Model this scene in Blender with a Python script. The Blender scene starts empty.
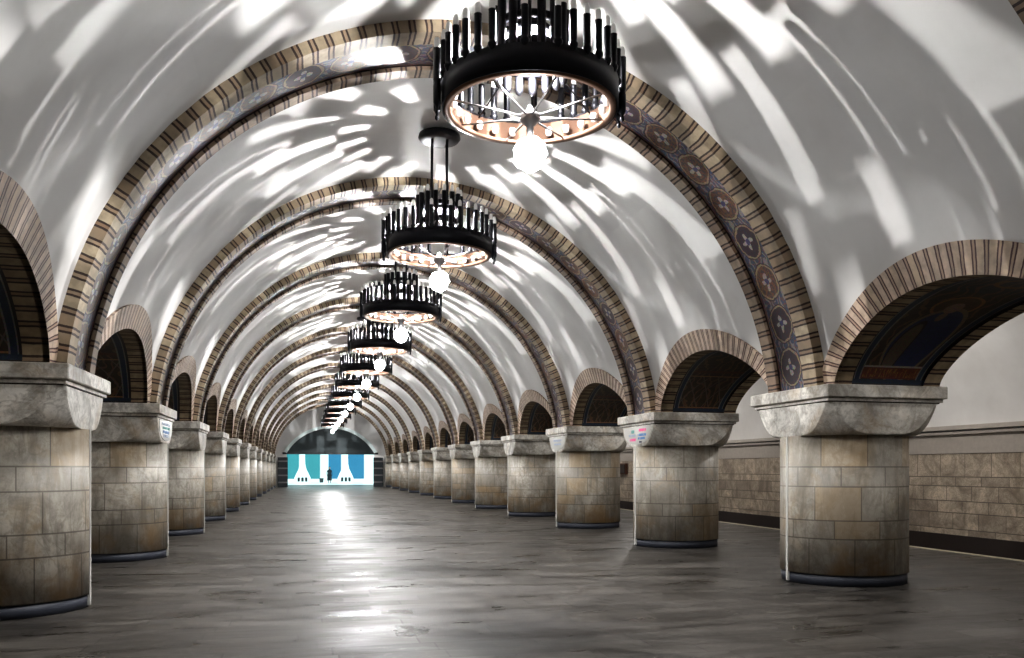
import bpy, bmesh, math, random
from math import sin, cos, pi, sqrt, asin, atan2, radians
from mathutils import Vector, Matrix
random.seed(7)
C = bpy.context.scene.collection
U = 4.5
PITCH = 5.653            # bay length along the hall
Y1 = 9.65                # near face of the first capital
CAPD = 1.97              # capital depth along the hall
NX = 4.5                 # nave face of the capitals
AX = 6.345               # aisle face of the capitals
ZS = 2.705               # spring height (top of the capitals)
ZC = 2.25                # centre height of the nave barrel
RO = 4.80                # vault radius
RI = 4.65                # rib soffit radius
AIX, AIR, AIZ = 9.55, 3.24, 2.45   # aisle barrel
NB = 12                  # last column index
YEND = 74.4
def ymid(k): return Y1 + CAPD/2 + (k-1)*PITCH       # column k centre, k = 0..12

# ---------------------------------------------------------------- object helpers
def obj(name, bm_or_me, mat, parent=None, smooth=False, loc=None):
    if isinstance(bm_or_me, bmesh.types.BMesh):
        me = bpy.data.meshes.new(name); bm_or_me.to_mesh(me); bm_or_me.free()
    else: me = bm_or_me
    if mat is not None and not me.materials:
        for m in (mat if isinstance(mat, (list, tuple)) else [mat]): me.materials.append(m)
    if smooth:
        for p in me.polygons: p.use_smooth = True
    o = bpy.data.objects.new(name, me); C.objects.link(o)
    if parent: o.parent = parent
    if loc: o.location = loc
    return o
def thing(name, label, cat, loc=(0, 0, 0), rotz=0, group=None, kind=None):
    o = bpy.data.objects.new(name, None); C.objects.link(o)
    o.location = loc; o.rotation_euler = (0, 0, rotz); o.empty_display_size = .2
    o['label'] = label; o['category'] = cat
    if group: o['group'] = group
    if kind: o['kind'] = kind
    return o
def tag(o, label, cat, group=None):
    o['label'] = label; o['category'] = cat
    if group: o['group'] = group
    return o
def struct(name, bm, mat, smooth=False):
    o = obj(name, bm, mat, None, smooth); o['kind'] = 'structure'; return o
def copy_tree(o, parent=None):
    c = o.copy(); C.objects.link(c); c.parent = parent
    for ch in list(o.children): copy_tree(ch, c)
    return c

# ---------------------------------------------------------------- mesh helpers
def box(bm, x0, x1, y0, y1, z0, z1, mi=0):
    vs = [bm.verts.new((x, y, z)) for x in (x0, x1) for y in (y0, y1) for z in (z0, z1)]
    for f in ((0, 1, 3, 2), (4, 6, 7, 5), (0, 4, 5, 1), (2, 3, 7, 6), (0, 2, 6, 4), (1, 5, 7, 3)):
        fc = bm.faces.new([vs[i] for i in f]); fc.material_index = mi
def lathe(bm, prof, n=16, c=(0, 0, 0), mi=0, closed=False):
    rings = []
    for r, z in prof:
        rings.append([bm.verts.new((c[0] + r*cos(2*pi*i/n), c[1] + r*sin(2*pi*i/n), c[2] + z)) for i in range(n)])
    m = len(rings)
    for a in range(m if closed else m-1):
        b = (a+1) % m
        for i in range(n):
            j = (i+1) % n
            f = bm.faces.new((rings[a][i], rings[a][j], rings[b][j], rings[b][i])); f.material_index = mi; f.smooth = True
    if not closed:
        if prof[0][0] > 1e-4: bm.faces.new(rings[0][::-1])
        if prof[-1][0] > 1e-4: bm.faces.new(rings[-1])
def tube(bm, p, q, r, n=8):
    p, q = Vector(p), Vector(q); d = (q-p).normalized()
    a = d.orthogonal().normalized(); b = d.cross(a)
    R = []
    for s in (p, q): R.append([bm.verts.new(s + r*(cos(2*pi*i/n)*a + sin(2*pi*i/n)*b)) for i in range(n)])
    for i in range(n):
        j = (i+1) % n; f = bm.faces.new((R[0][i], R[0][j], R[1][j], R[1][i])); f.smooth = True
    bm.faces.new(R[0][::-1]); bm.faces.new(R[1])
def strip(bm, rows, uvs, flip=False, smooth=True, mi=0):
    """rows: list of lists of points; uvs the same shape"""
    L = bm.loops.layers.uv.verify()
    V = [[bm.verts.new(p) for p in r] for r in rows]
    for i in range(len(V)-1):
        for j in range(len(V[0])-1):
            idx = [(i, j), (i+1, j), (i+1, j+1), (i, j+1)]
            if flip: idx = idx[::-1]
            try: f = bm.faces.new([V[a][b] for a, b in idx])
            except ValueError: continue
            f.smooth = smooth; f.material_index = mi
            for lp, (a, b) in zip(f.loops, idx): lp[L].uv = uvs[a][b]

# ---------------------------------------------------------------- shader helpers
class N:
    def __init__(s, name, rough=.6):
        s.m = bpy.data.materials.new(name); s.m.use_nodes = True
        s.t = s.m.node_tree; s.n = s.t.nodes; s.l = s.t.links
        s.b = s.n['Principled BSDF']; s.b.inputs['Roughness'].default_value = rough
    def put(s, inp, v):
        if v is None: return
        if isinstance(v, bpy.types.NodeSocket): s.l.new(v, inp)
        else:
            if isinstance(v, tuple) and len(v) == 3 and inp.type == 'RGBA': v = v + (1,)
            inp.default_value = v
    def f(s, op, a, b=None, c=None):
        n = s.n.new('ShaderNodeMath'); n.operation = op
        for i, v in enumerate((a, b, c)): s.put(n.inputs[i], v)
        return n.outputs[0]
    def mix(s, fac, a, b, mode='MIX'):
        n = s.n.new('ShaderNodeMix'); n.data_type = 'RGBA'; n.blend_type = mode
        s.put(n.inputs[0], fac); s.put(n.inputs[6], a); s.put(n.inputs[7], b); return n.outputs[2]
    def xyz(s, v):
        n = s.n.new('ShaderNodeSeparateXYZ'); s.put(n.inputs[0], v); return n.outputs
    def comb(s, x, y, z=0.0):
        n = s.n.new('ShaderNodeCombineXYZ')
        for i, v in enumerate((x, y, z)): s.put(n.inputs[i], v)
        return n.outputs[0]
    def uv(s): return s.n.new('ShaderNodeTexCoord').outputs['UV']
    def obc(s): return s.n.new('ShaderNodeTexCoord').outputs['Object']
    def pos(s): return s.n.new('ShaderNodeNewGeometry').outputs['Position']
    def rnd(s): return s.n.new('ShaderNodeObjectInfo').outputs['Random']
    def noise(s, v, scale, det=4, rough=.55, dist=0.0, col=False):
        n = s.n.new('ShaderNodeTexNoise'); s.put(n.inputs['Vector'], v); n.inputs['Scale'].default_value = scale
        n.inputs['Detail'].default_value = det; n.inputs['Roughness'].default_value = rough; n.inputs['Distortion'].default_value = dist
        return n.outputs['Color' if col else 'Fac']
    def white(s, v):
        n = s.n.new('ShaderNodeTexWhiteNoise'); n.noise_dimensions = '3D'; s.put(n.inputs['Vector'], v); return n.outputs['Value']
    def ramp(s, fac, stops, interp='LINEAR'):
        n = s.n.new('ShaderNodeValToRGB'); s.put(n.inputs[0], fac); cr = n.color_ramp; cr.interpolation = interp
        while len(cr.elements) < len(stops): cr.elements.new(.5)
        for e, (p, c) in zip(cr.elements, stops):
            e.position = p; e.color = (c, c, c, 1) if not isinstance(c, tuple) else c + (1,)
        return n.outputs[0]
    def vadd(s, a, b):
        n = s.n.new('ShaderNodeVectorMath'); n.operation = 'ADD'; s.put(n.inputs[0], a); s.put(n.inputs[1], b); return n.outputs[0]
    def band(s, x, lo, hi):
        return s.f('MULTIPLY', s.f('GREATER_THAN', x, lo), s.f('LESS_THAN', x, hi))
    def bump(s, h, dist=.01, st=.5):
        n = s.n.new('ShaderNodeBump'); n.inputs['Distance'].default_value = dist; n.inputs['Strength'].default_value = st
        s.put(n.inputs['Height'], h); s.l.new(n.outputs[0], s.b.inputs['Normal'])
    def out(s, col=None, rough=None, metal=None):
        if col is not None: s.put(s.b.inputs['Base Color'], col)
        if rough is not None: s.put(s.b.inputs['Roughness'], rough)
        if metal is not None: s.put(s.b.inputs['Metallic'], metal)
        return s.m
def plain(name, col, rough=.5, metal=0.0, var=.15, scale=9.0, emit=None, es=0.0):
    s = N(name, rough); nz = s.noise(s.obc(), scale)
    c2 = tuple(max(0, v*(1-var)) for v in col); c1 = tuple(min(1, v*(1+var)) for v in col)
    s.out(s.mix(nz, c2, c1), rough, metal)
    if emit: s.b.inputs['Emission Color'].default_value = emit + (1,); s.b.inputs['Emission Strength'].default_value = es
    return s.m

def mat_brick(name, tan, alt, period=.19, dark=(.035, .02, .016)):
    s = N(name, .62); u, v, _ = s.xyz(s.uv())
    wob = s.f('MULTIPLY', s.f('SUBTRACT', s.noise(s.uv(), 5.0), .5), .03)
    uu = s.f('DIVIDE', s.f('ADD', u, wob), period); fr = s.f('FRACT', uu); cell = s.f('FLOOR', uu)
    dk = s.f('MAXIMUM', s.band(fr, .0, .13), s.band(fr, .30, .43))
    r = s.white(s.comb(cell, s.rnd(), 0.0))
    nz = s.noise(s.uv(), 7.0, 6)
    c = s.mix(r, tan, alt)
    c = s.mix(s.f('MULTIPLY', s.band(fr, .13, .30), .45), c, (.20, .09, .05))
    c = s.mix(s.ramp(nz, [(.38, 0.0), (.62, .65)]), c, tuple(x*.45 for x in tan))
    c = s.mix(dk, c, dark)
    s.bump(s.f('SUBTRACT', 1.0, dk), .012, .6)
    return s.out(c)

def mat_mosaic_rib():
    s = N('rib mosaic', .38); u, v, _ = s.xyz(s.uv())
    u = s.f('ADD', u, s.f('MULTIPLY', s.f('SUBTRACT', s.noise(s.uv(), 6.0, 4), .5), .11)); v = s.f('ADD', v, s.f('MULTIPLY', s.f('SUBTRACT', s.noise(s.vadd(s.uv(), (9.0, 3.0, 1.0)), 6.0, 4), .5), .11))
    P = .62
    q = s.f('DIVIDE', u, P); cell = s.f('FLOOR', q)
    fu = s.f('MULTIPLY', s.f('SUBTRACT', s.f('FRACT', q), .5), P)
    r = s.f('SQRT', s.f('ADD', s.f('POWER', fu, 2.0), s.f('POWER', s.f('MULTIPLY', v, 1.05), 2.0)))
    ang = s.f('ARCTAN2', v, fu)
    pet = s.f('MULTIPLY', s.f('ABSOLUTE', s.f('COSINE', s.f('MULTIPLY', ang, 2.0))), .13)
    alt = s.f('LESS_THAN', s.white(s.comb(cell, 3.0, 0.0)), .5)
    vor = s.n.new('ShaderNodeTexVoronoi'); vor.feature = 'DISTANCE_TO_EDGE'; s.put(vor.inputs['Vector'], s.uv()); vor.inputs['Scale'].default_value = 9.0
    wv = s.n.new('ShaderNodeTexWave'); wv.wave_type = 'RINGS'; s.put(wv.inputs['Vector'], s.uv()); wv.inputs['Scale'].default_value = 3.2
    wv.inputs['Distortion'].default_value = 9.0; wv.inputs['Detail'].default_value = 1.0; wv.inputs['Detail Scale'].default_value = 2.0
    scroll = s.f('GREATER_THAN', wv.outputs['Fac'], .80)
    base = s.mix(s.noise(s.uv(), 3.0), (.012, .018, .045), (.07, .11, .19))
    base = s.mix(s.f('LESS_THAN', vor.outputs['Distance'], .06), base, (.14, .07, .07))
    base = s.mix(scroll, base, (.24, .215, .20))
    disc0 = s.mix(alt, (.15, .07, .032), (.05, .022, .03))
    disc = s.mix(s.f('MULTIPLY', s.f('GREATER_THAN', s.noise(s.uv(), 22.0, 2), .52), .8), disc0, (.03, .03, .05))
    c = s.mix(s.f('LESS_THAN', r, .24), base, disc)
    c = s.mix(s.f('LESS_THAN', r, pet), c, (.36, .33, .29))
    c = s.mix(s.f('LESS_THAN', r, .045), c, (.05, .05, .14))
    c = s.mix(s.band(r, .235, .262), c, (.30, .23, .14))
    c = s.mix(s.band(r, .262, .28), c, (.04, .02, .03))
    av = s.f('ABSOLUTE', v)
    c = s.mix(s.f('GREATER_THAN', av, .315), c, (.018, .012, .014))
    c = s.mix(s.band(av, .295, .315), c, (.25, .14, .10))
    tess = s.n.new('ShaderNodeTexVoronoi'); s.put(tess.inputs['Vector'], s.uv()); tess.inputs['Scale'].default_value = 70.0
    c = s.mix(.55, c, s.mix(1.0, c, tess.outputs['Color'], 'MULTIPLY'))
    return s.out(c)

def mat_mosaic_panel(name, figure):
    """UV: u = distance along the soffit from the springing, v = distance across from the middle"""
    s = N(name, .42); u, v, _ = s.xyz(s.uv())
    av = s.f('ABSOLUTE', v)
    base = s.mix(s.noise(s.uv(), 4.0, 6), (.012, .012, .014), (.085, .055, .030))
    base = s.mix(s.ramp(u, [(.45, 0.0), (.55, 1.0)]) if False else s.f('MULTIPLY', s.f('GREATER_THAN', u, 1.95), .75), base, (.015, .025, .04))
    c = base
    wv = s.n.new('ShaderNodeTexWave'); wv.wave_type = 'RINGS'; s.put(wv.inputs['Vector'], s.uv()); wv.inputs['Scale'].default_value = 2.2
    wv.inputs['Distortion'].default_value = 12.0; wv.inputs['Detail'].default_value = 2.0
    c = s.mix(s.f('MULTIPLY', s.f('GREATER_THAN', wv.outputs['Fac'], .86), .6), c, (.20, .11, .06))
    def ell(cu, cv, ru, rv):
        a = s.f('POWER', s.f('DIVIDE', s.f('SUBTRACT', u, cu), ru), 2.0)
        b = s.f('POWER', s.f('DIVIDE', s.f('SUBTRACT', v, cv), rv), 2.0)
        return s.f('SQRT', s.f('ADD', a, b))
    if figure:
        e = ell(1.55, .0, .26, .26); c = s.mix(s.band(e, .9, 1.03), c, (.30, .16, .06)); c = s.mix(s.f('LESS_THAN', e, .9), c, (.10, .055, .03))
        e = ell(.75, .06, .72, .36); c = s.mix(s.f('LESS_THAN', e, 1.0), c, (.035, .045, .11)); c = s.mix(s.band(e, .95, 1.05), c, (.20, .15, .10))
        e = ell(.62, -.12, .55, .12); c = s.mix(s.f('LESS_THAN', e, 1.0), c, (.14, .10, .07)); c = s.mix(s.band(e, .88, 1.02), c, (.03, .02, .02))
        e = ell(1.5, .0, .13, .095); c = s.mix(s.f('LESS_THAN', e, 1.0), c, (.26, .18, .13))
        e = ell(1.28, .0, .10, .05); c = s.mix(s.f('LESS_THAN', e, 1.0), c, (.20, .14, .11))
        e = ell(2.35, .1, .2, .25); c = s.mix(s.band(e, .8, 1.0), c, (.22, .12, .03))
        c = s.mix(s.band(u, .10, .27), c, (.13, .035, .02))
        c = s.mix(s.f('MULTIPLY', s.band(u, .12, .25), s.f('GREATER_THAN', s.noise(s.comb(u, s.f('MULTIPLY', v, 8.0)), 6.0), .55)), c, (.28, .15, .04))
        c = s.mix(s.band(u, .27, .30), c, (.34, .30, .26))
    else:
        zz = s.f('PINGPONG', s.f('MULTIPLY', v, 1.0), .14); uu = s.f('PINGPONG', s.f('ADD', u, .0), .28)
        d = s.f('ABSOLUTE', s.f('SUBTRACT', s.f('MULTIPLY', zz, 2.0), uu))
        pan = s.band(u, .12, .98)
        c = s.mix(s.f('MULTIPLY', s.f('LESS_THAN', d, .022), pan), c, (.13, .10, .08))
        c = s.mix(s.f('MAXIMUM', s.band(u, .98, 1.01), s.band(u, .10, .12)), c, (.28, .15, .07))
        c = s.mix(s.band(u, 1.12, 1.2), c, (.10, .04, .02))
    c = s.mix(s.f('GREATER_THAN', av, .47), c, (.02, .035, .065))
    c = s.mix(s.band(av, .455, .475), c, (.20, .19, .175))
    c = s.mix(s.band(av, .545, .56), c, (.20, .19, .175))
    c = s.mix(s.f('GREATER_THAN', av, .56), c, (.02, .012, .012))
    c = s.mix(s.f('LESS_THAN', u, .09), c, (.02, .035, .065))
    c = s.mix(s.f('LESS_THAN', u, .03), c, (.02, .012, .012))
    tess = s.n.new('ShaderNodeTexVoronoi'); s.put(tess.inputs['Vector'], s.uv()); tess.inputs['Scale'].default_value = 60.0
    c = s.mix(.4, c, s.mix(1.0, c, tess.outputs['Color'], 'MULTIPLY'))
    return s.out(c)

def mat_marble(name, courses=True, light=(.56, .52, .45), rows=None):
    s = N(name, .5); uv = s.uv(); u, v, _ = s.xyz(uv)
    off = s.comb(s.f('MULTIPLY', s.rnd(), 37.0), s.f('MULTIPLY', s.rnd(), 91.0), s.f('MULTIPLY', s.rnd(), 13.0))
    p = s.vadd(s.obc(), off)
    n1 = s.noise(p, 1.3, 8, .6, .4); n2 = s.noise(p, 1.9, 8, .6, .9); n3 = s.noise(p, .9, 3)
    c = s.mix(s.ramp(n1, [(.36, 0.0), (.62, 1.0)]), tuple(x*.62 for x in light), light)
    c = s.mix(s.ramp(n2, [(.46, 0.0), (.5, .5), (.54, 0.0)]), c, (.22, .195, .165))
    c = s.mix(s.ramp(s.noise(p, 6.5, 8, .7, 1.0), [(.50, 0.0), (.72, .8)]), c, (.20, .18, .15))
    c = s.mix(s.ramp(n3, [(.42, .55), (.58, 0.0)]), c, (.24, .22, .19))
    st = s.f('MULTIPLY', s.ramp(s.noise(s.vadd(p, (5.0, 2.0, 9.0)), 1.5, 6, .6, .8), [(.50, 0.0), (.66, .85)]), 1.0)
    c = s.mix(s.f('MULTIPLY', st, .55), c, (.36, .25, .13))
    drip = s.noise(s.vadd(s.comb(s.f('MULTIPLY', u, 2.6), s.f('MULTIPLY', v, .55), 0.0), off), 2.0, 8, .7, .5) if courses else s.noise(p, 2.7, 8, .7, .5)
    c = s.mix(s.ramp(drip, [(.48, 0.0), (.60, .6)]), c, (.17, .15, .12))
    c = s.mix(s.ramp(drip, [(.30, .55), (.42, 0.0)]), c, (.66, .62, .55))
    grit = s.noise(p, 14.0, 8, .8)
    c = s.mix(s.ramp(grit, [(.50, 0.0), (.70, .6)]), c, (.20, .18, .15))
    if courses:
        # course joints at given heights (v), vertical joints staggered per course
        rows = rows or [.152, .64, .89, 1.35, 1.62, 2.1]
        joint = None; cid = None
        for r in rows:
            a = s.f('LESS_THAN', s.f('ABSOLUTE', s.f('SUBTRACT', v, r)), .009)
            g = s.f('GREATER_THAN', v, r)
            joint = a if joint is None else s.f('MAXIMUM', joint, a); cid = g if cid is None else s.f('ADD', cid, g)
        uo = s.f('ADD', s.f('DIVIDE', u, .60), s.f('MULTIPLY', cid, .43)); fr = s.f('FRACT', uo)
        vj = s.f('MAXIMUM', s.f('LESS_THAN', fr, .012), s.f('GREATER_THAN', fr, .988))
        joint = s.f('MAXIMUM', joint, vj)
        br = s.white(s.comb(s.f('FLOOR', uo), cid, s.rnd()))
        c = s.mix(s.ramp(br, [(0.0, .40), (.4, .08), (1.0, 0.0)]), c, (.25, .22, .18))
        c = s.mix(s.f('MULTIPLY', s.f('GREATER_THAN', br, .92), .3), c, (.42, .28, .13))
        # rust coloured soaking near the floor
        low = s.ramp(s.f('ADD', v, s.f('MULTIPLY', s.f('SUBTRACT', s.noise(p, 3.0, 5), .5), .9)), [(0.0, 1.0), (.45, .6), (.85, 0.0)])
        c = s.mix(s.f('MULTIPLY', s.f('MULTIPLY', low, s.ramp(s.noise(p, 1.7, 6), [(.46, 0.0), (.64, .75)])), 1.0), c, (.33, .19, .07))
        c = s.mix(s.f('MULTIPLY', joint, .75), c, (.10, .085, .07))
    return s.out(c)

M = {}
def mat_plaster():
    s = N('vault plaster', .75); p = s.pos()
    c = s.mix(s.ramp(s.noise(p, .45, 5), [(.35, 0.0), (.65, 1.0)]), (.60, .585, .57), (.73, .72, .71))
    c = s.mix(s.ramp(s.noise(p, 2.2, 6, .65), [(.55, 0.0), (.8, .3)]), c, (.55, .53, .51))
    return s.out(c)
def mat_floor():
    s = N('floor granite', .3); p = s.pos()
    x, y, z = s.xyz(p)
    row = s.f('DIVIDE', y, .32); rid = s.f('FLOOR', row); fr = s.f('FRACT', row)
    col = s.f('ADD', s.f('DIVIDE', x, .92), s.f('MULTIPLY', s.white(s.comb(rid, 1.0, 2.0)), 7.3)); cid = s.f('FLOOR', col); fc = s.f('FRACT', col)
    j = s.f('MAXIMUM', s.f('LESS_THAN', fr, .06), s.f('LESS_THAN', fc, .02))
    r = s.white(s.comb(rid, cid, 5.0))
    sv = s.comb(s.f('MULTIPLY', x, .45), s.f('MULTIPLY', y, 1.6), 0.0)
    n = s.noise(sv, 1.3, 8, .68, .6)
    c = s.mix(s.ramp(n, [(.34, 0.0), (.62, 1.0)]), (.012, .011, .010), (.085, .078, .070))
    c = s.mix(s.f('MULTIPLY', r, .55), c, (.040, .036, .032))
    c = s.mix(s.ramp(s.noise(p, 9.0, 8, .75), [(.55, 0.0), (.75, .6)]), c, (.19, .17, .15))
    c = s.mix(s.f('MULTIPLY', j, .8), c, (.018, .015, .013))
    rg = s.f('ADD', s.f('MULTIPLY', s.ramp(n, [(.35, 0.0), (.65, 1.0)]), .28), s.f('ADD', .2, s.f('MULTIPLY', r, .12)))
    s.bump(s.noise(sv, 3.0, 3), .02, .18)
    s.b.inputs['Specular IOR Level'].default_value = .22
    return s.out(c, rg)
def mat_wallmarble():
    s = N('track wall marble', .35); p = s.pos(); x, y, z = s.xyz(p)
    # courses: heights alternate
    joint = None; cid = None
    for r in (0.17, .55, .83, 1.18, 1.4, 1.95):
        a = s.f('LESS_THAN', s.f('ABSOLUTE', s.f('SUBTRACT', z, r)), .01); g = s.f('GREATER_THAN', z, r)
        joint = a if joint is None else s.f('MAXIMUM', joint, a); cid = g if cid is None else s.f('ADD', cid, g)
    uo = s.f('ADD', s.f('DIVIDE', y, .78), s.f('MULTIPLY', cid, .37)); fr = s.f('FRACT', uo)
    joint = s.f('MAXIMUM', joint, s.f('LESS_THAN', fr, .02))
    br = s.white(s.comb(s.f('FLOOR', uo), cid, 2.0))
    n1 = s.noise(p, 1.8, 8, .65, 1.0)
    c = s.mix(s.ramp(n1, [(.36, 0.0), (.62, 1.0)]), (.26, .21, .16), (.68, .58, .46))
    c = s.mix(s.ramp(br, [(0.0, .7), (.35, .2), (1.0, 0.0)]), c, (.22, .18, .145))
    c = s.mix(s.ramp(s.noise(p, 4.0, 9, .7, 2.0), [(.46, 0.0), (.5, .55), (.54, 0.0)]), c, (.15, .12, .10))
    c = s.mix(joint, c, (.12, .10, .08))
    return s.out(c)
M['plaster'] = mat_plaster(); M['floor'] = mat_floor(); M['wall'] = mat_wallmarble()
M['brick_rib'] = mat_brick('rib brick', (.45, .37, .26), (.26, .19, .125), .20)
M['brick_rib_red'] = mat_brick('rib brick reddish', (.38, .30, .22), (.22, .145, .10), .20)
M['brick_arch'] = mat_brick('arch brick', (.64, .50, .40), (.55, .43, .31), .165, (.06, .025, .025))
M['brick_soffit'] = mat_brick('arch soffit brick', (.40, .32, .21), (.32, .24, .15), .22)
M['mosaic'] = mat_mosaic_rib()
M['panel_figure'] = mat_mosaic_panel('figure mosaic', True)
M['panel_geo'] = mat_mosaic_panel('patterned mosaic', False)
M['marble'] = mat_marble('column marble')
M['capital'] = mat_marble('capital marble', False, (.80, .77, .71))
M['white_marble'] = plain('polished white marble', (.56, .55, .52), .25, var=.06)
M['plinth'] = plain('blue grey plinth', (.030, .034, .048), .6)
M['iron'] = plain('blackened iron', (.012, .012, .015), .42, .7)
M['copper'] = plain('lit copper', (.20, .12, .085), .4, .8)
M['steel'] = plain('dull steel', (.22, .21, .21), .35, .8)
M['candle_tip'] = plain('frosted tip', (.75, .74, .72), .3, emit=(1, .96, .92), es=.1)
M['glow'] = plain('glowing crystal', (1, 1, 1), .2, emit=(.93, .97, 1.0), es=9.0)
M['dark'] = plain('dark lunette', (.035, .05, .055), .6)
M['darkband'] = plain('dark trench', (.022, .012, .009), .7)  # near-black; paints the trench darkness, also colours joints and cabinet doors
M['cornice'] = plain('cornice stone', (.42, .38, .34), .4)
M['yellow'] = plain('pale platform line', (.50, .45, .33), .5)
M['cyanwhite'] = plain('bright end arch', (.75, .85, .85), .5)
M['teal'] = plain('teal wall panel', (.06, .30, .34), .35, emit=(.10, .55, .62), es=.06)  # slight emission stands in for hall light on the panels
M['blue'] = plain('blue wall panel', (.04, .22, .38), .35, emit=(.08, .40, .66), es=.06)  # same added glow as the teal, imitating the bright hall
M['hallwhite'] = plain('white hall cladding', (.85, .90, .90), .4, emit=(.8, 1, 1), es=.25)  # cladding is no lamp; emission put in to imitate a brightly lit hall
M['hallfloor'] = plain('pale hall floor', (.75, .80, .80), .25, emit=(.8, 1, 1), es=.3)  # glow added to the floor colour in place of strong lighting
M['stripe_dark'] = plain('dark gate metal', (.02, .025, .03), .4)
M['coat'] = plain('dark coat', (.015, .022, .03), .7)
M['skin'] = plain('skin', (.45, .28, .2), .5)
M['hair'] = plain('dark hair', (.02, .015, .012), .6)
M['rust'] = plain('rusty bin metal', (.10, .04, .025), .6)

# ---------------------------------------------------------------- barrel surfaces
def nave_x(z): return sqrt(max(0, RO*RO-(z-ZC)**2))
def aisle_x(z):
    return AIX - sqrt(max(0, AIR*AIR-(z-AIZ)**2))      # nave-side flank of the aisle barrel

def arch_curve(w, top, n=48, z0=ZS):
    """flattened pointed-free arch: n+1 points (y, z) from one springing to the other"""
    pts = []
    b = top-z0
    for i in range(n+1):
        t = pi*i/n
        yy = -w*cos(t); q = abs(yy/w)
        para = 1-q*q; ell = sqrt(max(0, 1-q*q))
        pts.append((yy, z0+b*(.45*para+.55*ell)))
    return pts
OUT_W, OUT_T = 2.36, 3.985
IN_W, IN_T = 2.03, 3.635
C_OUT = arch_curve(OUT_W, OUT_T); C_IN = arch_curve(IN_W, IN_T)
def arclen(c):
    s = [0]
    for a, b in zip(c, c[1:]): s.append(s[-1]+math.hypot(b[0]-a[0], b[1]-a[1]))
    return s
S_IN = arclen(C_IN)

def wall_with_arch(bm, yc, P, fx, ztop_param, sign, curve, zlo=ZS, M_=6, flip=False, ang=None):
    """barrel flank of one bay with the arch opening; ang(z or theta) handled in angle space"""
    cx, R, cz, inner = ang
    th = lambda z: asin((z-cz)/R)
    t0 = th(zlo); t1 = ztop_param
    n = len(curve)-1
    inn = [(y, th(z)) for y, z in curve]
    h = P/2
    # outer rectangle path, matched by arc-length fractions
    pts = [(-h, t0), (-h, t1), (h, t1), (h, t0)]
    seg = [(t1-t0)*R, P, (t1-t0)*R]; tot = sum(seg)
    def at(f):
        d = f*tot
        for k in range(3):
            if d <= seg[k] or k == 2:
                a = d/seg[k]; p, q = pts[k], pts[k+1]
                return (p[0]+(q[0]-p[0])*a, p[1]+(q[1]-p[1])*a)
            d -= seg[k]
    # make sure the two corners are hit exactly
    f1 = seg[0]/tot; f2 = (seg[0]+seg[1])/tot
    k1 = round(n*.27); k2 = n-k1
    fr = [f1*i/k1 if i <= k1 else (f1+(f2-f1)*(i-k1)/(k2-k1) if i <= k2 else f2+(1-f2)*(i-k2)/(n-k2)) for i in range(n+1)]
    rows = []; uvs = []
    for i in range(n+1):
        o = at(fr[i]); a = inn[i]; row = []; uvr = []
        for j in range(M_+1):
            t = j/M_
            y = a[0]+(o[0]-a[0])*t; tt = a[1]+(o[1]-a[1])*t
            row.append((cx + sign*R*cos(tt), yc+y, cz+R*sin(tt))); uvr.append((y, tt))
        rows.append(row); uvs.append(uvr)
    strip(bm, rows, uvs, flip=flip)
    return rows

TCROWN = radians(48)
def vault_bay(k):
    yc = (ymid(k)+ymid(k+1))/2
    bm = bmesh.new()
    for sg in (-1, 1):
        wall_with_arch(bm, yc, PITCH, None, TCROWN, sg, C_IN, ang=(0, RO, ZC, True), flip=(sg > 0))
    n = 28
    rows = []; uvs = []
    for i in range(n+1):
        a = TCROWN+(pi-2*TCROWN)*i/n
        rows.append([(RO*cos(a), yc+yy, ZC+RO*sin(a)) for yy in (-PITCH/2, 0, PITCH/2)]); uvs.append([(i, 0), (i, .5), (i, 1)])
    strip(bm, rows, uvs)
    return struct('ceiling', bm, M['plaster'], True)

def aisle_bay(k, side):
    yc = (ymid(k)+ymid(k+1))/2
    bm = bmesh.new()
    T = radians(52)
    wall_with_arch(bm, yc, PITCH, None, T, -1, C_IN, zlo=ZS, ang=(AIX, AIR, AIZ, True))
    rows = []; uvs = []
    n = 20; t_end = asin((2.58-AIZ)/AIR)
    for i in range(n+1):
        a = (pi-T)+(t_end-(pi-T))*i/n
        rows.append([(AIX+AIR*cos(a), yc+yy, AIZ+AIR*sin(a)) for yy in (-PITCH/2, 0, PITCH/2)]); uvs.append([(i, 0), (i, .5), (i, 1)])
    strip(bm, rows, uvs)
    if side < 0:
        for v in bm.verts: v.co.x = -v.co.x
    return struct('ceiling', bm, M['plaster'], True)

for k in range(-1, NB): 
    vault_bay(k)
    for sd in (-1, 1): aisle_bay(k, sd)

ORD = ['zeroth', 'first', 'second', 'third', 'fourth', 'fifth', 'sixth', 'seventh', 'eighth', 'ninth', 'tenth', 'eleventh', 'twelfth', 'thirteenth']
def side_word(s): return 'right' if s > 0 else 'left'

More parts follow.
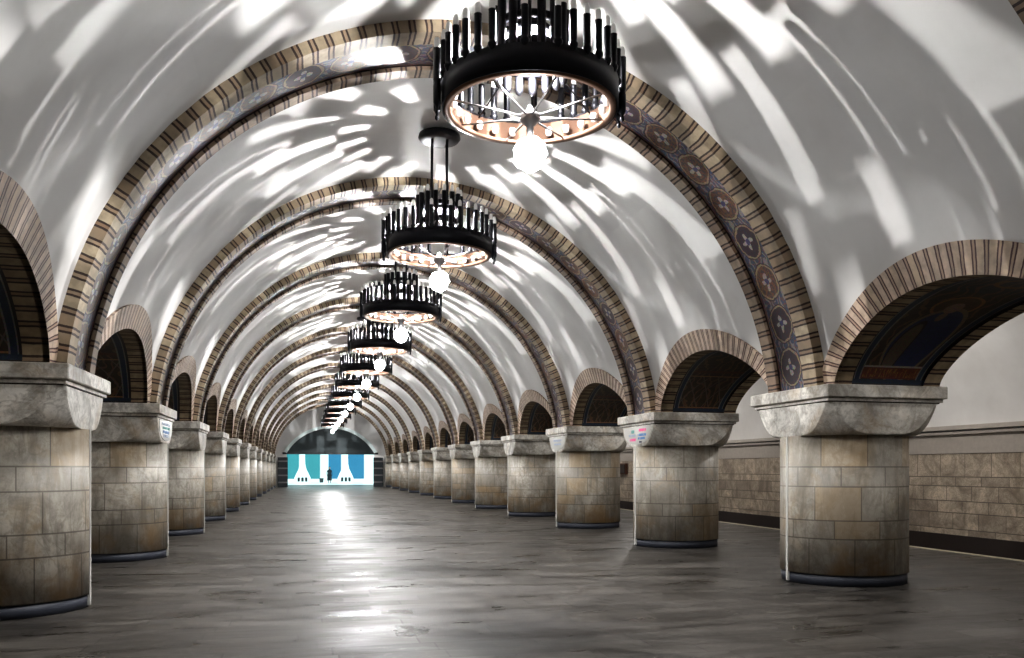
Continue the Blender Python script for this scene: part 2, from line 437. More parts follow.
# ---------------------------------------------------------------- arcade arches
def make_arch():
    parts = {}
    n = len(C_IN)-1
    # archivolt : front ring on the nave barrel, 3 cm proud
    bm = bmesh.new()
    so = arclen(C_OUT)
    rows = []; uvs = []
    for i in range(n+1):
        yo, zo = C_OUT[i]; yi, zi = C_IN[i]
        r = []; w = []
        r.append((nave_x(zo)+.03, yo, zo)); w.append((so[i], -.03))
        for j in range(5):
            t = j/4; y = yo+(yi-yo)*t; z = zo+(zi-zo)*t
            r.append((nave_x(z)-.045, y, z)); w.append((so[i], t*.35))
        r.append((nave_x(zi)+.02, yi, zi)); w.append((so[i], .42))
        rows.append(r); uvs.append(w)
    strip(bm, rows, uvs, smooth=False)
    parts['archivolt'] = (bm, M['brick_arch'])
    # soffit: front brick edge, mosaic band, rear brick edge
    def sof(name, a, b, inset, mat, abs_mid=False):
        bm = bmesh.new(); rows = []; uvs = []
        for i in range(n+1):
            y, z = C_IN[i]
            f = nave_x(z)-.045; bk = max(AX-.02, aisle_x(z)+.045)
            x0 = f+a if a >= 0 else bk+a
            x1 = f+b if b > 0 else bk+b
            # inset pushes the band outwards (deeper) from the opening
            if inset:
                k = i/n; ny = y/ max(.01, math.hypot(y, z-ZS+.6)); nz = (z-ZS+.6)/max(.01, math.hypot(y, z-ZS+.6))
                y2, z2 = y+ny*inset, z+nz*inset
            else: y2, z2 = y, z
            S = min(S_IN[i], S_IN[-1]-S_IN[i])
            mid = (x0+x1)/2
            if abs_mid: W = 1.2/(x1-x0); us = [(S, (x-mid)*W) for x in (x0, mid, x1)]
            else: us = [(S_IN[i], x-x0) for x in (x0, mid, x1)]
            pts = [(x, y2, z2) for x in (x0, mid, x1)]
            if inset:
                pts = [(x0, y, z)]+pts+[(x1, y, z)]; us = [us[0]]+us+[us[-1]]
            rows.append(pts); uvs.append(us)
        strip(bm, rows, uvs, smooth=False)
        parts[name] = (bm, mat)
    sof('soffit_brick_edge', 0, .26, 0, M['brick_soffit'])
    sof('mosaic_panel', .26, -.26, .03, None, True)
    sof('rear_brick_edge', -.26, 0, 0, M['brick_soffit'])
    # rear ring towards the aisle
    bm = bmesh.new(); rows = []; uvs = []
    for i in range(n+1):
        yo, zo = C_OUT[i]; yi, zi = C_IN[i]; r = []; w = []
        for j in range(4):
            t = j/3; y = yo+(yi-yo)*t; z = zo+(zi-zo)*t
            r.append((max(AX-.02, aisle_x(z)+.045), y, z)); w.append((so[i], t*.35))
        rows.append(r); uvs.append(w)
    strip(bm, rows, uvs, flip=True, smooth=False); parts['rear_archivolt'] = (bm, M['brick_arch'])
    return parts
arch_parts = make_arch()
arch_mesh = {}
for nm, (bm, mt) in arch_parts.items():
    me = bpy.data.meshes.new(nm); bm.to_mesh(me); bm.free(); arch_mesh[nm] = me
    if mt: me.materials.append(mt)
mos_fig = arch_mesh.pop('mosaic_panel'); mos_geo = mos_fig.copy()
mos_fig.materials.append(M['panel_figure']); mos_geo.materials.append(M['panel_geo'])
for sd in (-1, 1):
    for k in range(0, NB):
        yc = (ymid(k)+ymid(k+1))/2
        if k == 0:
            lb = ('brick arch cut off by the right edge, robed figure mosaic on its soffit' if sd > 0 else
                  'brick arch cut off by the left edge, blue bordered mosaic on its soffit')
        elif k == NB-1: lb = 'last and smallest brick arch of the %s arcade, beside the bright end hall' % side_word(sd)
        else: lb = 'brick arch with dark patterned mosaic between the %s and %s columns of the %s row' % (ORD[k], ORD[k+1], side_word(sd))
        t = thing('arcade_arch', lb, 'arch', (0, yc, 0), 0 if sd > 0 else pi, 'brick arches of the %s arcade' % side_word(sd))
        for nm, me in arch_mesh.items(): obj(nm, me, None, t)
        obj('mosaic_panel', mos_fig if (k == 0 and sd > 0) else mos_geo, None, t)

# ---------------------------------------------------------------- transverse ribs
def make_rib():
    th0 = asin((ZS-ZC)/RI)
    n = 96; W = .62; A = .31; B = .37
    def ring(a, b, r, name, mat, front=None, back=None, mid=False):
        bm = bmesh.new(); rows = []; uvs = []
        for i in range(n+1):
            t = th0+(pi-2*th0)*i/n; L = (t-pi/2)*RI
            P = lambda rr, y: (rr*cos(t), y, ZC+rr*sin(t))
            pts = []; us = []
            if front is not None: pts.append(P(front, a)); us.append((L, -.15))
            cc = (a+b)/2
            pts += [P(r, a), P(r, b)]; us += [(L, a-cc if mid else 0), (L, b-cc if mid else b-a)]
            if back is not None: pts.append(P(back, b)); us.append((L, b-a+.15))
            rows.append(pts); uvs.append(us)
        strip(bm, rows, uvs, flip=False, smooth=False)
        me = bpy.data.meshes.new(name); bm.to_mesh(me); bm.free(); me.materials.append(mat); return name, me
    return [ring(-W, -W+A, RI, 'near_brick_edge', M['brick_rib'], RO+.01, RI+.05),
            ring(-W+A, W-.22, RI+.06, 'mosaic_band', M['mosaic'], None, None, True),
            ring(W-.24, W, RI, 'far_brick_edge', M['brick_rib_red'], RI+.05, RO+.01)]
rib = make_rib()
for k in range(0, NB+1):
    if k == 0: lb = 'brick vault rib, only its corner showing at the top right edge'
    elif k == 1: lb = 'largest full vault rib, brick edged with colourful medallion mosaic, behind the nearest chandelier'
    elif k == NB: lb = 'last and smallest vault rib, next to the dark end lunette'
    else: lb = 'brick edged mosaic vault rib springing from the %s columns of both rows' % ORD[k]
    t = thing('vault_rib', lb, 'rib', (0, ymid(k)+.06, 0), 0, 'mosaic ribs across the vault')
    for nm, me in rib: obj(nm, me, None, t)

# ---------------------------------------------------------------- columns
CW = AX-NX                      # slab size across
CXM = (AX+NX)/2
SH_R, SH_D = .905, .83           # half chord across, half depth along
SHZ = 2.05
def shaft_plan(r, d, flat=.07, n=20):
    """two arcs meeting at narrow flats facing the nave and the aisle: list of (x, y)"""
    pts = []
    R = (r*r+d*d)/(2*d); c = d-R; th = asin(min(1, r/R))
    if d > R: th = pi-th
    th *= .97
    for i in range(n+1):
        a = -th+2*th*i/n; pts.append((R*sin(a), -(c+R*cos(a))))
    for i in range(n+1):
        a = th-2*th*i/n; pts.append((R*sin(a), (c+R*cos(a))))
    return pts
def extrude_plan(bm, plan, z0, z1, caps=True):
    L = bm.loops.layers.uv.verify()
    a = [bm.verts.new((x, y, z0)) for x, y in plan]; b = [bm.verts.new((x, y, z1)) for x, y in plan]
    s = [0]
    for p, q in zip(plan, plan[1:]+plan[:1]): s.append(s[-1]+math.hypot(q[0]-p[0], q[1]-p[1]))
    n = len(plan)
    for i in range(n):
        j = (i+1) % n
        f = bm.faces.new((a[i], a[j], b[j], b[i])); f.smooth = True
        for lp, uv in zip(f.loops, ((s[i], z0), (s[i+1], z0), (s[i+1], z1), (s[i], z1))): lp[L].uv = uv
    if caps: bm.faces.new(a[::-1]); bm.faces.new(b)
def make_column():
    root = thing('marble_column', 'x', 'column', (0, 0, 0), 0, 'x', 'thing')
    bm = bmesh.new(); extrude_plan(bm, shaft_plan(SH_R-.02, SH_D-.02), 0, .15); obj('plinth', bm, M['plinth'], root)
    bm = bmesh.new(); extrude_plan(bm, shaft_plan(SH_R, SH_D), .15, SHZ); obj('shaft', bm, M['marble'], root)
    bm = bmesh.new(); box(bm, -SH_R-.006, -SH_R+.035, -.022, .022, .02, SHZ); obj('corner_strip', bm, M['white_marble'], root)
    bm = bmesh.new(); box(bm, SH_R-.035, SH_R+.006, -.022, .022, .02, SHZ); obj('corner_strip', bm, M['white_marble'], root)
    # cushion capital
    hx, hy = CW/2-.06, CAPD/2-.075
    z0, z1 = SHZ, 2.475
    bm = bmesh.new(); n = 288; m = 30; rows = []; uvs = []
    for j in range(m+1):
        t = j/m; z = z0+(z1-z0)*t
        row = []; us = []
        for i in range(n+1):
            a = 2*pi*i/n; ca, sa = cos(a), sin(a)
            rr = min(hx/abs(ca) if abs(ca) > 1e-6 else 99, hy/abs(sa) if abs(sa) > 1e-6 else 99)
            # ellipsoidal block: grows from the shaft outline to past the corners
            g = 1.07 + .355*t**.5
            el = 1/sqrt((ca/ (hx*g*.985))**2+(sa/(hy*g*.93))**2)
            r = min(rr, el)
            row.append((r*ca, r*sa, z)); us.append((a, z))
        rows.append(row); uvs.append(us)
    strip(bm, rows, uvs, smooth=False)
    bmesh.ops.remove_doubles(bm, verts=bm.verts, dist=1e-4)
    bm.faces.new([v for v in sorted([v for v in bm.verts if abs(v.co.z-z0) < 1e-5], key=lambda v: -atan2(v.co.y, v.co.x))])
    obj('capital', bm, M['capital'], root)
    bm = bmesh.new(); box(bm, -CW/2+.04, CW/2-.04, -CAPD/2+.05, CAPD/2-.05, 2.49, 2.53); obj('fillet', bm, M['capital'], root)
    bm = bmesh.new()
    box(bm, -CW/2+.07, CW/2-.07, -CAPD/2+.08, CAPD/2-.08, 2.475, 2.535)
    obj('joint_shadow_gap', bm, M['darkband'], root)
    bm = bmesh.new(); box(bm, -CW/2, CW/2, -CAPD/2, CAPD/2, 2.535, ZS)
    bmesh.ops.bevel(bm, geom=bm.edges[:], offset=.012, segments=1, affect='EDGES')
    obj('abacus', bm, M['capital'], root)
    return root
proto = make_column()
first = True
cols = {}
for sd in (-1, 1):
    for k in range(0, NB+1):
        c = proto if first else copy_tree(proto); first = False
        c.location = (sd*CXM, ymid(k), 0); c.rotation_euler = (0, 0, 0 if sd > 0 else pi)
        c['group'] = 'marble columns of the %s row' % side_word(sd)
        if k == 0: lb = 'marble column just outside the %s edge, carrying the foot of the cut-off arch' % side_word(sd)
        elif k == 1: lb = ('big stained marble column standing in front on the right, nothing before it' if sd > 0 else 'big marble column at the left edge, orange stain at its foot')
        elif k == NB: lb = 'last and smallest marble column of the %s row, by the bright end hall' % side_word(sd)
        else: lb = '%s marble column of the %s row, counted from the big front one' % (ORD[k], side_word(sd))
        c['label'] = lb; cols[(sd, k)] = c

# ---------------------------------------------------------------- direction lists on the nave faces of capitals
ink_pink = plain('pink print', (.75, .10, .28), .5); ink_blue = plain('blue print', (.10, .22, .45), .5)
ink_teal = plain('teal print', (.18, .45, .42), .5); ink_dark = plain('dark print', (.06, .06, .09), .5); ink_grey = plain('grey blue print', (.33, .38, .48), .5)
def direction_list(sd, k, lines, label):
    """lines: (y0, y1, z, height, material): rows of tiny lettering printed on a thin white plate"""
    xf = NX+.06; t = thing('direction_sign', label, 'sign', (sd*xf, ymid(k), 2.07), 0 if sd > 0 else pi)
    bm = bmesh.new(); w = .70; pts = []
    for i in range(25):
        a = pi*i/24; pts.append((-.012, -w*cos(a)*(1 if abs(cos(a)) < .99 else 1), .385-.36*sin(a)**.55))
    vs = [bm.verts.new(p) for p in pts]; f = bm.faces.new(vs)
    r = bmesh.ops.extrude_face_region(bm, geom=[f]); bmesh.ops.translate(bm, verts=[v for v in r['geom'] if isinstance(v, bmesh.types.BMVert)], vec=(.01, 0, 0))
    obj('plate', bm, M['white_marble'], t)
    rd = random.Random(k*7+sd)
    for (y0, y1, z, h, mt) in lines:
        bm = bmesh.new(); y = y0
        while y < y1:
            w_ = rd.uniform(.018, .035)
            box(bm, -.0165, -.0125, y, min(y1, y+w_*.75), z-h/2*rd.uniform(.7, 1), z+h/2)
            y += w_*(2.0 if rd.random() < .16 else 1.05)
        obj('lettering', bm, mt, t)
direction_list(1, 2, [(-.50, -.12, .31, .06, ink_pink), (-.50, -.06, .215, .055, ink_blue), (-.44, -.08, .145, .05, ink_blue), (-.28, -.14, .07, .04, ink_dark),
                      (.12, .28, .29, .07, ink_teal), (.06, .46, .21, .05, ink_grey), (.04, .36, .12, .06, ink_pink)],
               'white capital sign with pink, blue and teal printed lines on the second right column')
direction_list(-1, 2, [(-.45, .45, .32, .05, ink_grey), (-.40, .38, .25, .05, ink_teal), (-.32, .35, .18, .05, ink_blue), (-.25, .28, .11, .05, ink_grey)],
               'white capital sign with small grey blue printed lines on the second left column')
direction_list(1, 3, [(-.40, .35, .28, .06, ink_grey), (-.35, .30, .18, .05, ink_grey)],
               'white capital sign with pale grey printed lines on the third right column')

# ---------------------------------------------------------------- floor, platforms, track walls
PE = 10.0; TW = 12.79
Ya, Yb = ymid(-1)-PITCH*.0, YEND
bm = bmesh.new(); box(bm, -PE, PE, Ya, Yb, -.3, 0); struct('floor', bm, M['floor'])
for sd in (-1, 1):
    wn = 'wall_'+side_word(sd)
    s = lambda a, b: (min(sd*a, sd*b), max(sd*a, sd*b))
    bm = bmesh.new(); x0, x1 = s(TW, TW+.3); box(bm, x0, x1, Ya, Yb, .02, 1.95); struct(wn, bm, M['wall'])
    bm = bmesh.new(); x0, x1 = s(TW-.02, TW+.3); box(bm, x0, x1, Ya, Yb, 1.95, 2.40)
    x0, x1 = s(TW-.10, TW+.3); box(bm, x0, x1, Ya, Yb, 2.40, 2.47)
    x0, x1 = s(TW-.16, TW+.3); box(bm, x0, x1, Ya, Yb, 2.50, 2.60); struct('trim_%d' % (2+sd), bm, M['cornice'])
    bm = bmesh.new(); x0, x1 = s(TW-.02, TW+.3); box(bm, x0, x1, Ya, Yb, -1.2, .03)
    struct('trench_wall_shaded_'+side_word(sd), bm, M['darkband'])  # trench side below floor level, its darkness put into the colour
    bm = bmesh.new(); x0, x1 = s(PE, TW+.3); box(bm, x0, x1, Ya, Yb, -1.3, -1.1); struct('ground', bm, M['darkband'])  # trench floor, coloured near-black in place of shade
    bm = bmesh.new(); x0, x1 = s(PE-.12, PE+.02); box(bm, x0, x1, Ya, Yb, -.02, .006); struct('trim_%d' % (6+sd), bm, M['yellow'])
# closing walls behind the camera
bm = bmesh.new(); box(bm, -13.2, 13.2, Ya-.3, Ya, -1.3, 8); struct('wall_back', bm, M['plaster'])

# small dark cabinet on the track wall seen past the third right column
t = thing('wall_cabinet', 'small dark red box on the track wall behind the third right column', 'cabinet', (TW, 38.2, 1.32))
bm = bmesh.new(); box(bm, -.14, 0, -.6, .6, 0, .52); obj('housing', bm, M['rust'], t)
for yy in (-.3, .3):
    bm = bmesh.new(); box(bm, -.165, -.14, yy-.26, yy+.26, .05, .47); obj('door', bm, M['darkband'], t)

# ---------------------------------------------------------------- end of the hall
HW = 3.7; HZ = 2.93; RA = 4.3
ac = 5.1-RA            # centre of the lunette arc
def arc_pts(R, cz, x, n=40):
    a = atan2(HZ-cz, x)
    a = asin((HZ-cz)/R); return [(R*cos(a+(pi-2*a)*i/n), cz+R*sin(a+(pi-2*a)*i/n)) for i in range(n+1)]
inner = arc_pts(RA, ac, HW)
bm = bmesh.new(); n = len(inner)-1
rows = []
for i, (x, z) in enumerate(inner):
    a = pi*i/n; a0 = asin((HZ-ZC)/(RO+.1)); aa = a0+(pi-2*a0)*i/n
    rows.append([(x, YEND, z), ((RO+.1)*cos(aa), YEND, ZC+(RO+.1)*sin(aa))])
strip(bm, rows, [[(0, 0), (0, 1)]]*len(rows), smooth=False)
for sg in (-1, 1):
    box(bm, *sorted((sg*HW, sg*13.1)), YEND, YEND+.3, -1.3, HZ)
    box(bm, *sorted((sg*(RO-.1), sg*13.1)), YEND, YEND+.3, HZ, 6.2)
struct('wall_end', bm, M['plaster'])
t = thing('end_arch', 'pale rounded arch band framing the dark lunette at the hall end', 'arch', (0, YEND-.12, 0))
bm = bmesh.new(); rows = []
for i in range(n+1):
    x, z = inner[i]; d = math.hypot(x, z-ac); ux, uz = x/d, (z-ac)/d
    rows.append([(x-ux*.04, .3, z-uz*.04), (x-ux*.04, 0, z-uz*.04), (x+ux*.22, 0, z+uz*.22), (x+ux*.22, .12, z+uz*.22)])
strip(bm, rows, [[(0, j) for j in range(4)]]*len(rows), smooth=False); obj('arch_band', bm, M['cyanwhite'], t)
bm = bmesh.new(); vs = [bm.verts.new((x, .22, z)) for x, z in inner]; bm.faces.new(vs)
obj('lunette', bm, M['dark'], t)
bm = bmesh.new(); box(bm, -HW-.35, HW+.35, .1, .5, HZ-.12, HZ+.05); obj('lintel', bm, M['stripe_dark'], t)

# striped gate leaves at both sides of the opening
for sg in (-1, 1):
    t = thing('sliding_gate', 'dark striped gate leaf at the %s side of the bright end opening' % side_word(sg), 'gate', (sg*(HW+.32), YEND-.45, 0))
    bm = bmesh.new(); box(bm, -.42, .42, -.05, .05, 0, 2.55); obj('gate_panel', bm, M['stripe_dark'], t)
    for i in range(4):
        bm = bmesh.new(); box(bm, -.40, .40, -.09, -.05, .35+i*.6, .47+i*.6); obj('cross_rail', bm, M['steel'], t)

# bright hall beyond
HB = 104.0; HX = 11.0
bm = bmesh.new(); box(bm, -HX, HX, YEND, HB, -.3, 0.0)
struct('floor', bm, M['floor'])
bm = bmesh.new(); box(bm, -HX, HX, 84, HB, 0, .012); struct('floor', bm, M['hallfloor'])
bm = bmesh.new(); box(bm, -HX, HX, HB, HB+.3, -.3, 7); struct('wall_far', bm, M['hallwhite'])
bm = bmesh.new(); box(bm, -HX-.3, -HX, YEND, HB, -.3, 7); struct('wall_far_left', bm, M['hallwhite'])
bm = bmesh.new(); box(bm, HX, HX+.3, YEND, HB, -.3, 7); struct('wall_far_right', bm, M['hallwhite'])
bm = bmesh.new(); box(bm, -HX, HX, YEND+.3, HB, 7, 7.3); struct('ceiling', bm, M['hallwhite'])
FX = lambda px, Y: -2.087 + Y*math.tan(math.atan((px-512)/841.6)+.2399)
pan = [(284.5, 299, 'teal', 'pale teal wall panel at the left of the end hall'), (305, 320, 'teal', 'wide teal wall panel between the first and second white pillars'),
       (328.5, 341, 'blue', 'blue wall panel right of the standing person in the end hall'), (347.5, 364.0, 'blue', 'deep blue wall panel at the right of the end hall')]
cl = thing('wall_cladding', 'row of teal and blue panels on the far wall of the bright end hall', 'wall cladding', (0, HB, 0), 0, None, 'thing')
bm = bmesh.new(); box(bm, -8, 6, -.12, -.005, .012, .33); obj('base_rail', bm, M['hallwhite'], cl)
for a, b, m, lb in pan:
    xa, xb = FX(a, HB-.1), FX(b, HB-.1)
    bm = bmesh.new(); box(bm, xa, xb, -.08, -.005, .35, 4.6)
    for q in (1.4, 2.45, 3.5): box(bm, xa, xb, -.095, -.08, q-.02, q+.02)
    obj('wall_panel', bm, M[m], cl)['label'] = lb
for px, lb in ((302.5, 'white flared pillar left of the standing person, in the end hall'), (345.5, 'white flared pillar right of the standing person, in the end hall')):
    Yp = HB-2.6; xx = FX(px, Yp)
    t = thing('flared_pillar', lb, 'pillar', (xx, Yp, 0), 0, None, 'thing')
    bm = bmesh.new()
    prof = [(.95, 0), (.92, .5), (.72, .95), (.45, 1.5), (.32, 2.1), (.28, 3.0), (.36, 3.6), (.62, 4.3), (.9, 5.2)]
    lathe(bm, prof, 24); obj('shaft', bm, M['hallwhite'], t)
    for dx in (-.42, 0, .42):
        bm = bmesh.new(); yy = -sqrt(max(0, .95**2-dx*dx))
        box(bm, dx-.13, dx+.13, yy-.03, yy+.08, .08, .55); obj('dark_opening', bm, M['stripe_dark'], t)
t = thing('waste_bin', 'tiny dark bin on the bright floor left of the person', 'bin', (FX(321.5, 97), 97, 0.0))
bm = bmesh.new(); lathe(bm, [(.2, .012), (.24, .45), (.26, .5), (.0, .5)], 16); obj('bin_body', bm, M['stripe_dark'], t)

# person
def make_person(x, y):
    t = thing('person', 'person in a dark coat standing alone in the bright end hall', 'person', (x, y, 0), .2)
    me = bpy.data.meshes.new('body')
    J = [(0, 0, .95, .15), (0, 0, 1.15, .15), (0, 0, 1.36, .17), (0, 0, 1.47, .06), (0, -.01, 1.55, .075), (0, -.01, 1.66, .10),
         (.10, 0, .85, .10), (.11, -.02, .48, .065), (.11, .01, .09, .045), (.12, -.14, .04, .038),
         (-.10, 0, .85, .10), (-.11, .02, .48, .065), (-.11, .05, .09, .045), (-.12, -.10, .04, .038),
         (.21, 0, 1.38, .06), (.27, .02, 1.10, .048), (.25, -.06, .86, .036), (.25, -.08, .76, .035),
         (-.21, 0, 1.38, .06), (-.27, .02, 1.10, .048), (-.25, -.06, .86, .036), (-.25, -.08, .76, .035), (0, -.01, 1.73, .085)]
    E_ = [(0, 1), (1, 2), (2, 3), (3, 4), (4, 5), (5, 22), (0, 6), (6, 7), (7, 8), (8, 9), (0, 10), (10, 11), (11, 12), (12, 13),
          (2, 14), (14, 15), (15, 16), (16, 17), (2, 18), (18, 19), (19, 20), (20, 21)]
    me.from_pydata([j[:3] for j in J], E_, []); o = bpy.data.objects.new('body', me); C.objects.link(o); o.parent = t
    me.materials.append(M['coat'])
    md = o.modifiers.new('s', 'SKIN')
    for v, j in zip(me.skin_vertices[0].data, J): v.radius = (j[3], j[3]*.8)
    me.skin_vertices[0].data[0].use_root = True
    ss = o.modifiers.new('u', 'SUBSURF'); ss.levels = 1; ss.render_levels = 2
    bm = bmesh.new(); lathe(bm, [(.26, .32), (.22, .9), (.175, 1.1), (.20, 1.3), (.17, 1.42), (.07, 1.5)], 20)
    for v in bm.verts: v.co.y *= .7
    obj('coat', bm, M['coat'], t, True)
    bm = bmesh.new(); bmesh.ops.create_uvsphere(bm, u_segments=16, v_segments=10, radius=.1)
    for v in bm.verts: v.co = Vector((v.co.x*.88, v.co.y*.95-.012, v.co.z*1.15+1.64))
    for sx in (-1, 1): 
        bmesh.ops.create_uvsphere(bm, u_segments=8, v_segments=6, radius=.022, matrix=Matrix.Translation((sx*.088, 0, 1.63)))
    bmesh.ops.create_cone(bm, segments=6, radius1=.018, radius2=.004, depth=.05, matrix=Matrix.Translation((0, -.11, 1.625)) @ Matrix.Rotation(radians(-20), 4, 'X'))
    obj('face', bm, M['skin'], t, True)
    bm = bmesh.new(); bmesh.ops.create_uvsphere(bm, u_segments=16, v_segments=10, radius=.108)
    for v in bm.verts: v.co = Vector((v.co.x*.92, v.co.y*.95+.018, max(v.co.z, -.05)*1.15+1.665))
    obj('hair', bm, M['hair'], t, True)
make_person(FX(329.5, 91), 91)

# ---------------------------------------------------------------- chandeliers
RR = .835; ZB = 5.03; ZT = 5.27
def ch_meshes():
    m = {}
    def add(nm, bm, mat):
        me = bpy.data.meshes.new(nm); bm.to_mesh(me); bm.free(); me.materials.append(mat); m[nm] = me
    bm = bmesh.new(); lathe(bm, [(.0, 6.99), (.12, 6.99), (.33, 6.97), (.34, 6.92), (.31, 6.88), (.20, 6.86), (.0, 6.86)], 32); add('ceiling_plate', bm, M['iron'])
    bm = bmesh.new(); tube(bm, (0, 0, 0), (0, 0, 1.0), .018); add('hanging_rod', bm, M['iron'])
    bm = bmesh.new(); lathe(bm, [(RR, ZB), (RR+.012, ZB), (RR+.012, ZT), (RR-.012, ZT), (RR-.012, ZB+.02)], 72, closed=True); add('outer_ring', bm, M['iron'])
    bm = bmesh.new(); lathe(bm, [(RR-.012, ZB-.012), (RR-.07, ZB-.012), (RR-.075, ZB+.02), (RR-.03, ZB+.035), (RR-.03, ZT-.03), (RR-.012, ZT-.03)], 72, closed=True); add('copper_lining', bm, M['copper'])
    # candle: pendant, socket, tube
    bm = bmesh.new(); lathe(bm, [(.0, .20), (.024, .22), (.04, .25), (.042, .27), (.03, .285), (.033, .31), (.033, .55), (.036, .56), (.0, .56)], 10); add('candle', bm, M['iron'])
    bm = bmesh.new(); lathe(bm, [(.0, -.10), (.02, -.085), (.022, -.06), (.012, -.04), (.034, .0), (.036, .16), (.028, .19), (.036, .22), (.036, .52), (.0, .52)], 10); add('bracket_candle', bm, M['iron'])
    bm = bmesh.new(); lathe(bm, [(.026, .0), (.028, .05), (.024, .085), (.016, .10), (.0, .105)], 8); add('glass_tip', bm, M['candle_tip'])
    bm = bmesh.new(); lathe(bm, [(.30, 5.50), (.33, 5.50), (.33, 5.60), (.30, 5.60)], 40, closed=True); lathe(bm, [(.30, 5.77), (.33, 5.77), (.33, 5.84), (.30, 5.84)], 40, closed=True); add('inner_ring_and_baffle', bm, M['iron'])  # upper band added to break up the lamp streaks on the vault
    bm = bmesh.new(); lathe(bm, [(.0, -.23), (.03, -.21), (.041, -.18), (.041, .42), (.0, .43)], 12); add('inner_candle', bm, M['iron'])
    bm = bmesh.new(); tube(bm, (.06, 0, 4.97), (RR-.04, 0, ZB+.015), .010, 6); add('spoke', bm, M['steel'])
    bm = bmesh.new(); tube(bm, (.32, 0, 5.52), (RR-.02, 0, ZT-.05), .009, 6); add('upper_spoke', bm, M['iron'])
    bm = bmesh.new(); lathe(bm, [(.0, 4.76), (.03, 4.76), (.035, 4.88), (.09, 4.93), (.10, 4.99), (.04, 5.03), (.02, 5.08), (.0, 5.08)], 20); add('hub', bm, M['steel'])
    # globe of crystal points
    bm = bmesh.new(); bmesh.ops.create_icosphere(bm, subdivisions=3, radius=.145)
    for v in bm.verts: v.co = v.co*(1+.22*((hash((round(v.co.x*50), round(v.co.y*50), round(v.co.z*50))) % 7)/7.0))+Vector((0, 0, 4.62))
    add('crystal_globe', bm, M['glow'])
    # small glass cups hung inside the ring
    bm = bmesh.new()
    lathe(bm, [(.0, -.03), (.028, -.02), (.036, .02), (.03, .05), (.0, .055)], 8); add('glass_cup', bm, M['candle_tip'])
    return m
CM = ch_meshes()
def light(name, parent, z, energy, rad, col, x=0, y=0):
    l = bpy.data.lights.new(name, 'POINT'); l.energy = energy; l.shadow_soft_size = rad; l.color = col
    o = bpy.data.objects.new(name, l); C.objects.link(o); o.parent = parent; o.location = (x, y, z)
E_HI, E_MID, E_LO, E_GL = 820, 480, 370, 84
NC = 36
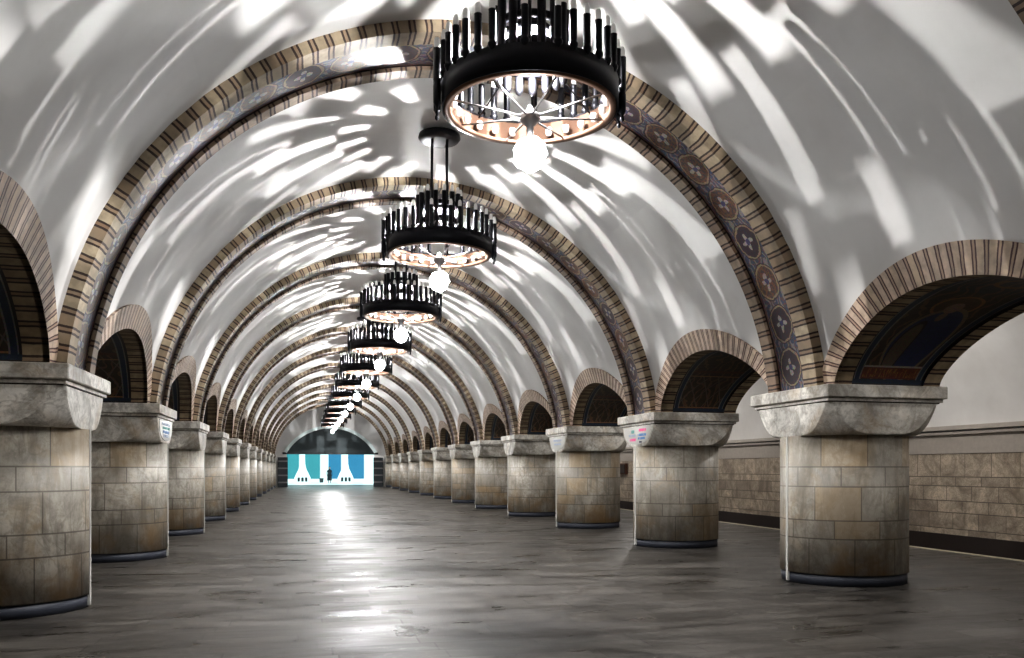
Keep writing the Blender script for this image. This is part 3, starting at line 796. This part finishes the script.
for k in range(0, NB):
    yc = (ymid(k)+ymid(k+1))/2
    if k == 0: lb = 'nearest and largest black candle ring chandelier, cut by the top edge'
    elif k == 1: lb = 'second black chandelier from the camera, its round ceiling plate fully visible'
    elif k == NB-1: lb = 'last and smallest chandelier, glowing in front of the dark end lunette'
    else: lb = '%s black ring chandelier from the camera, overlapped by the one before it' % ORD[k+1]
    t = thing('ring_chandelier', lb, 'chandelier', (0, yc, 0), radians(-8+k*1.1), 'chandeliers along the vault')
    for nm in ('ceiling_plate', 'outer_ring', 'copper_lining', 'inner_ring_and_baffle', 'hub', 'crystal_globe'): obj(nm, CM[nm], None, t)
    for i in range(4):
        a = pi/4+i*pi/2; o = obj('hanging_rod', CM['hanging_rod'], None, t, loc=(.17*cos(a), .17*sin(a), 5.88)); 
    o = obj('rod_collar', CM.setdefault('rod_collar', (lambda b: (lathe(b, [(.22, 5.735), (.25, 5.725), (.25, 5.77), (.10, 5.91), (.0, 5.91), (.0, 5.88), (.09, 5.88)], 24, closed=True), (lambda me: (b.to_mesh(me), b.free(), me.materials.append(M['iron']), me)[-1])(bpy.data.meshes.new('rod_collar')))[-1])(bmesh.new())), None, t)
    for i in range(4):
        a = i*pi/2+.3; bmn = 'collar_brace'
        if bmn not in CM:
            b = bmesh.new(); tube(b, (.235, 0, 5.74), (.315, 0, 5.58), .010, 6); me = bpy.data.meshes.new(bmn); b.to_mesh(me); b.free(); me.materials.append(M['iron']); CM[bmn] = me
        o = obj(bmn, CM[bmn], None, t); o.rotation_euler = (0, 0, a)
    for i in range(NC):
        if i % 9 in (0, 7): continue
        a = 2*pi*i/NC; o = obj('candle', CM['candle'], None, t, loc=(RR*cos(a), RR*sin(a), ZB))
        if k < 5: obj('glass_tip', CM['glass_tip'], None, o, loc=(0, 0, .56))
    for q in (0, 2):
        for d in (-.085, 0, .085):
            a = q*pi/2+d; rr = RR+.055; o = obj('bracket_candle', CM['bracket_candle'], None, t, loc=(rr*cos(a), rr*sin(a), ZB+(.04 if d == 0 else 0)))
            if k < 5: obj('glass_tip', CM['glass_tip'], None, o, loc=(0, 0, .52))
    for i in range(16):
        a = 2*pi*(i+.5)/16; o = obj('inner_candle', CM['inner_candle'], None, t, loc=(.345*cos(a), .345*sin(a), 5.55))
        if k < 3: obj('glass_tip', CM['glass_tip'], None, o, loc=(0, 0, .43))
    for i in range(8):
        a = 2*pi*i/8+.2; o = obj('spoke', CM['spoke'], None, t); o.rotation_euler = (0, 0, a)
        o = obj('upper_spoke', CM['upper_spoke'], None, t); o.rotation_euler = (0, 0, a+.39)
    if k < 4:
        for i in range(24):
            a = 2*pi*(i+.5)/24; obj('glass_cup', CM['glass_cup'], None, t, loc=((RR-.10)*cos(a), (RR-.10)*sin(a), ZB+.07))
    light('upper_lamp', t, 5.80, E_HI, .010, (1, .99, .98), .05, .02); light('middle_lamp', t, 5.545, E_MID, .010, (1, .99, .98), -.03, .05); light('lower_lamp', t, 5.37, E_LO, .010, (1, .99, .98), -.03, -.05)
    light('globe_lamp', t, 4.40, E_GL, .06, (.95, .98, 1))

# ---------------------------------------------------------------- other lights
def area(name, loc, size, sy, energy, col, rot):
    l = bpy.data.lights.new(name, 'AREA'); l.shape = 'RECTANGLE'; l.size = size; l.size_y = sy; l.energy = energy; l.color = col
    o = bpy.data.objects.new(name, l); C.objects.link(o); o.location = loc; o.rotation_euler = rot
area('hall_light', (0, 92, 6.6), 18, 20, 420, (.72, .98, 1), (0, 0, 0))
for sd in (-1, 1):
    for yy in (5, 16, 27, 38, 49, 60, 71):
        l = bpy.data.lights.new('platform_fill', 'POINT'); l.energy = 190; l.shadow_soft_size = .12; l.color = (1, .97, .93)  # unseen fill lights added to brighten the platform aisles
        o = bpy.data.objects.new('platform_fill', l); C.objects.link(o); o.location = (sd*9.4, yy, 4.9)
w = bpy.data.worlds.new('World'); bpy.context.scene.world = w; w.use_nodes = True
w.node_tree.nodes['Background'].inputs[0].default_value = (.5, .52, .55, 1); w.node_tree.nodes['Background'].inputs[1].default_value = .05

# ---------------------------------------------------------------- camera
cd = bpy.data.cameras.new('Camera'); cam = bpy.data.objects.new('Camera', cd); C.objects.link(cam)
cd.sensor_width = 36; cd.lens = 841.6/1024*36; cd.shift_y = (468.4-329)/1024; cd.clip_end = 300
cam.location = (-2.087, 0, 1.60); cam.rotation_euler = (radians(90), 0, -.2399)
sc = bpy.context.scene; sc.camera = cam
sc.view_settings.view_transform = 'Standard'; sc.view_settings.look = 'AgX - Base Contrast' if False else 'Medium High Contrast'
sc.view_settings.exposure = 0.13
sc.cycles.use_denoising = True
sc.cycles.max_bounces = 6; sc.cycles.diffuse_bounces = 4
sc.cycles.sample_clamp_indirect = 6
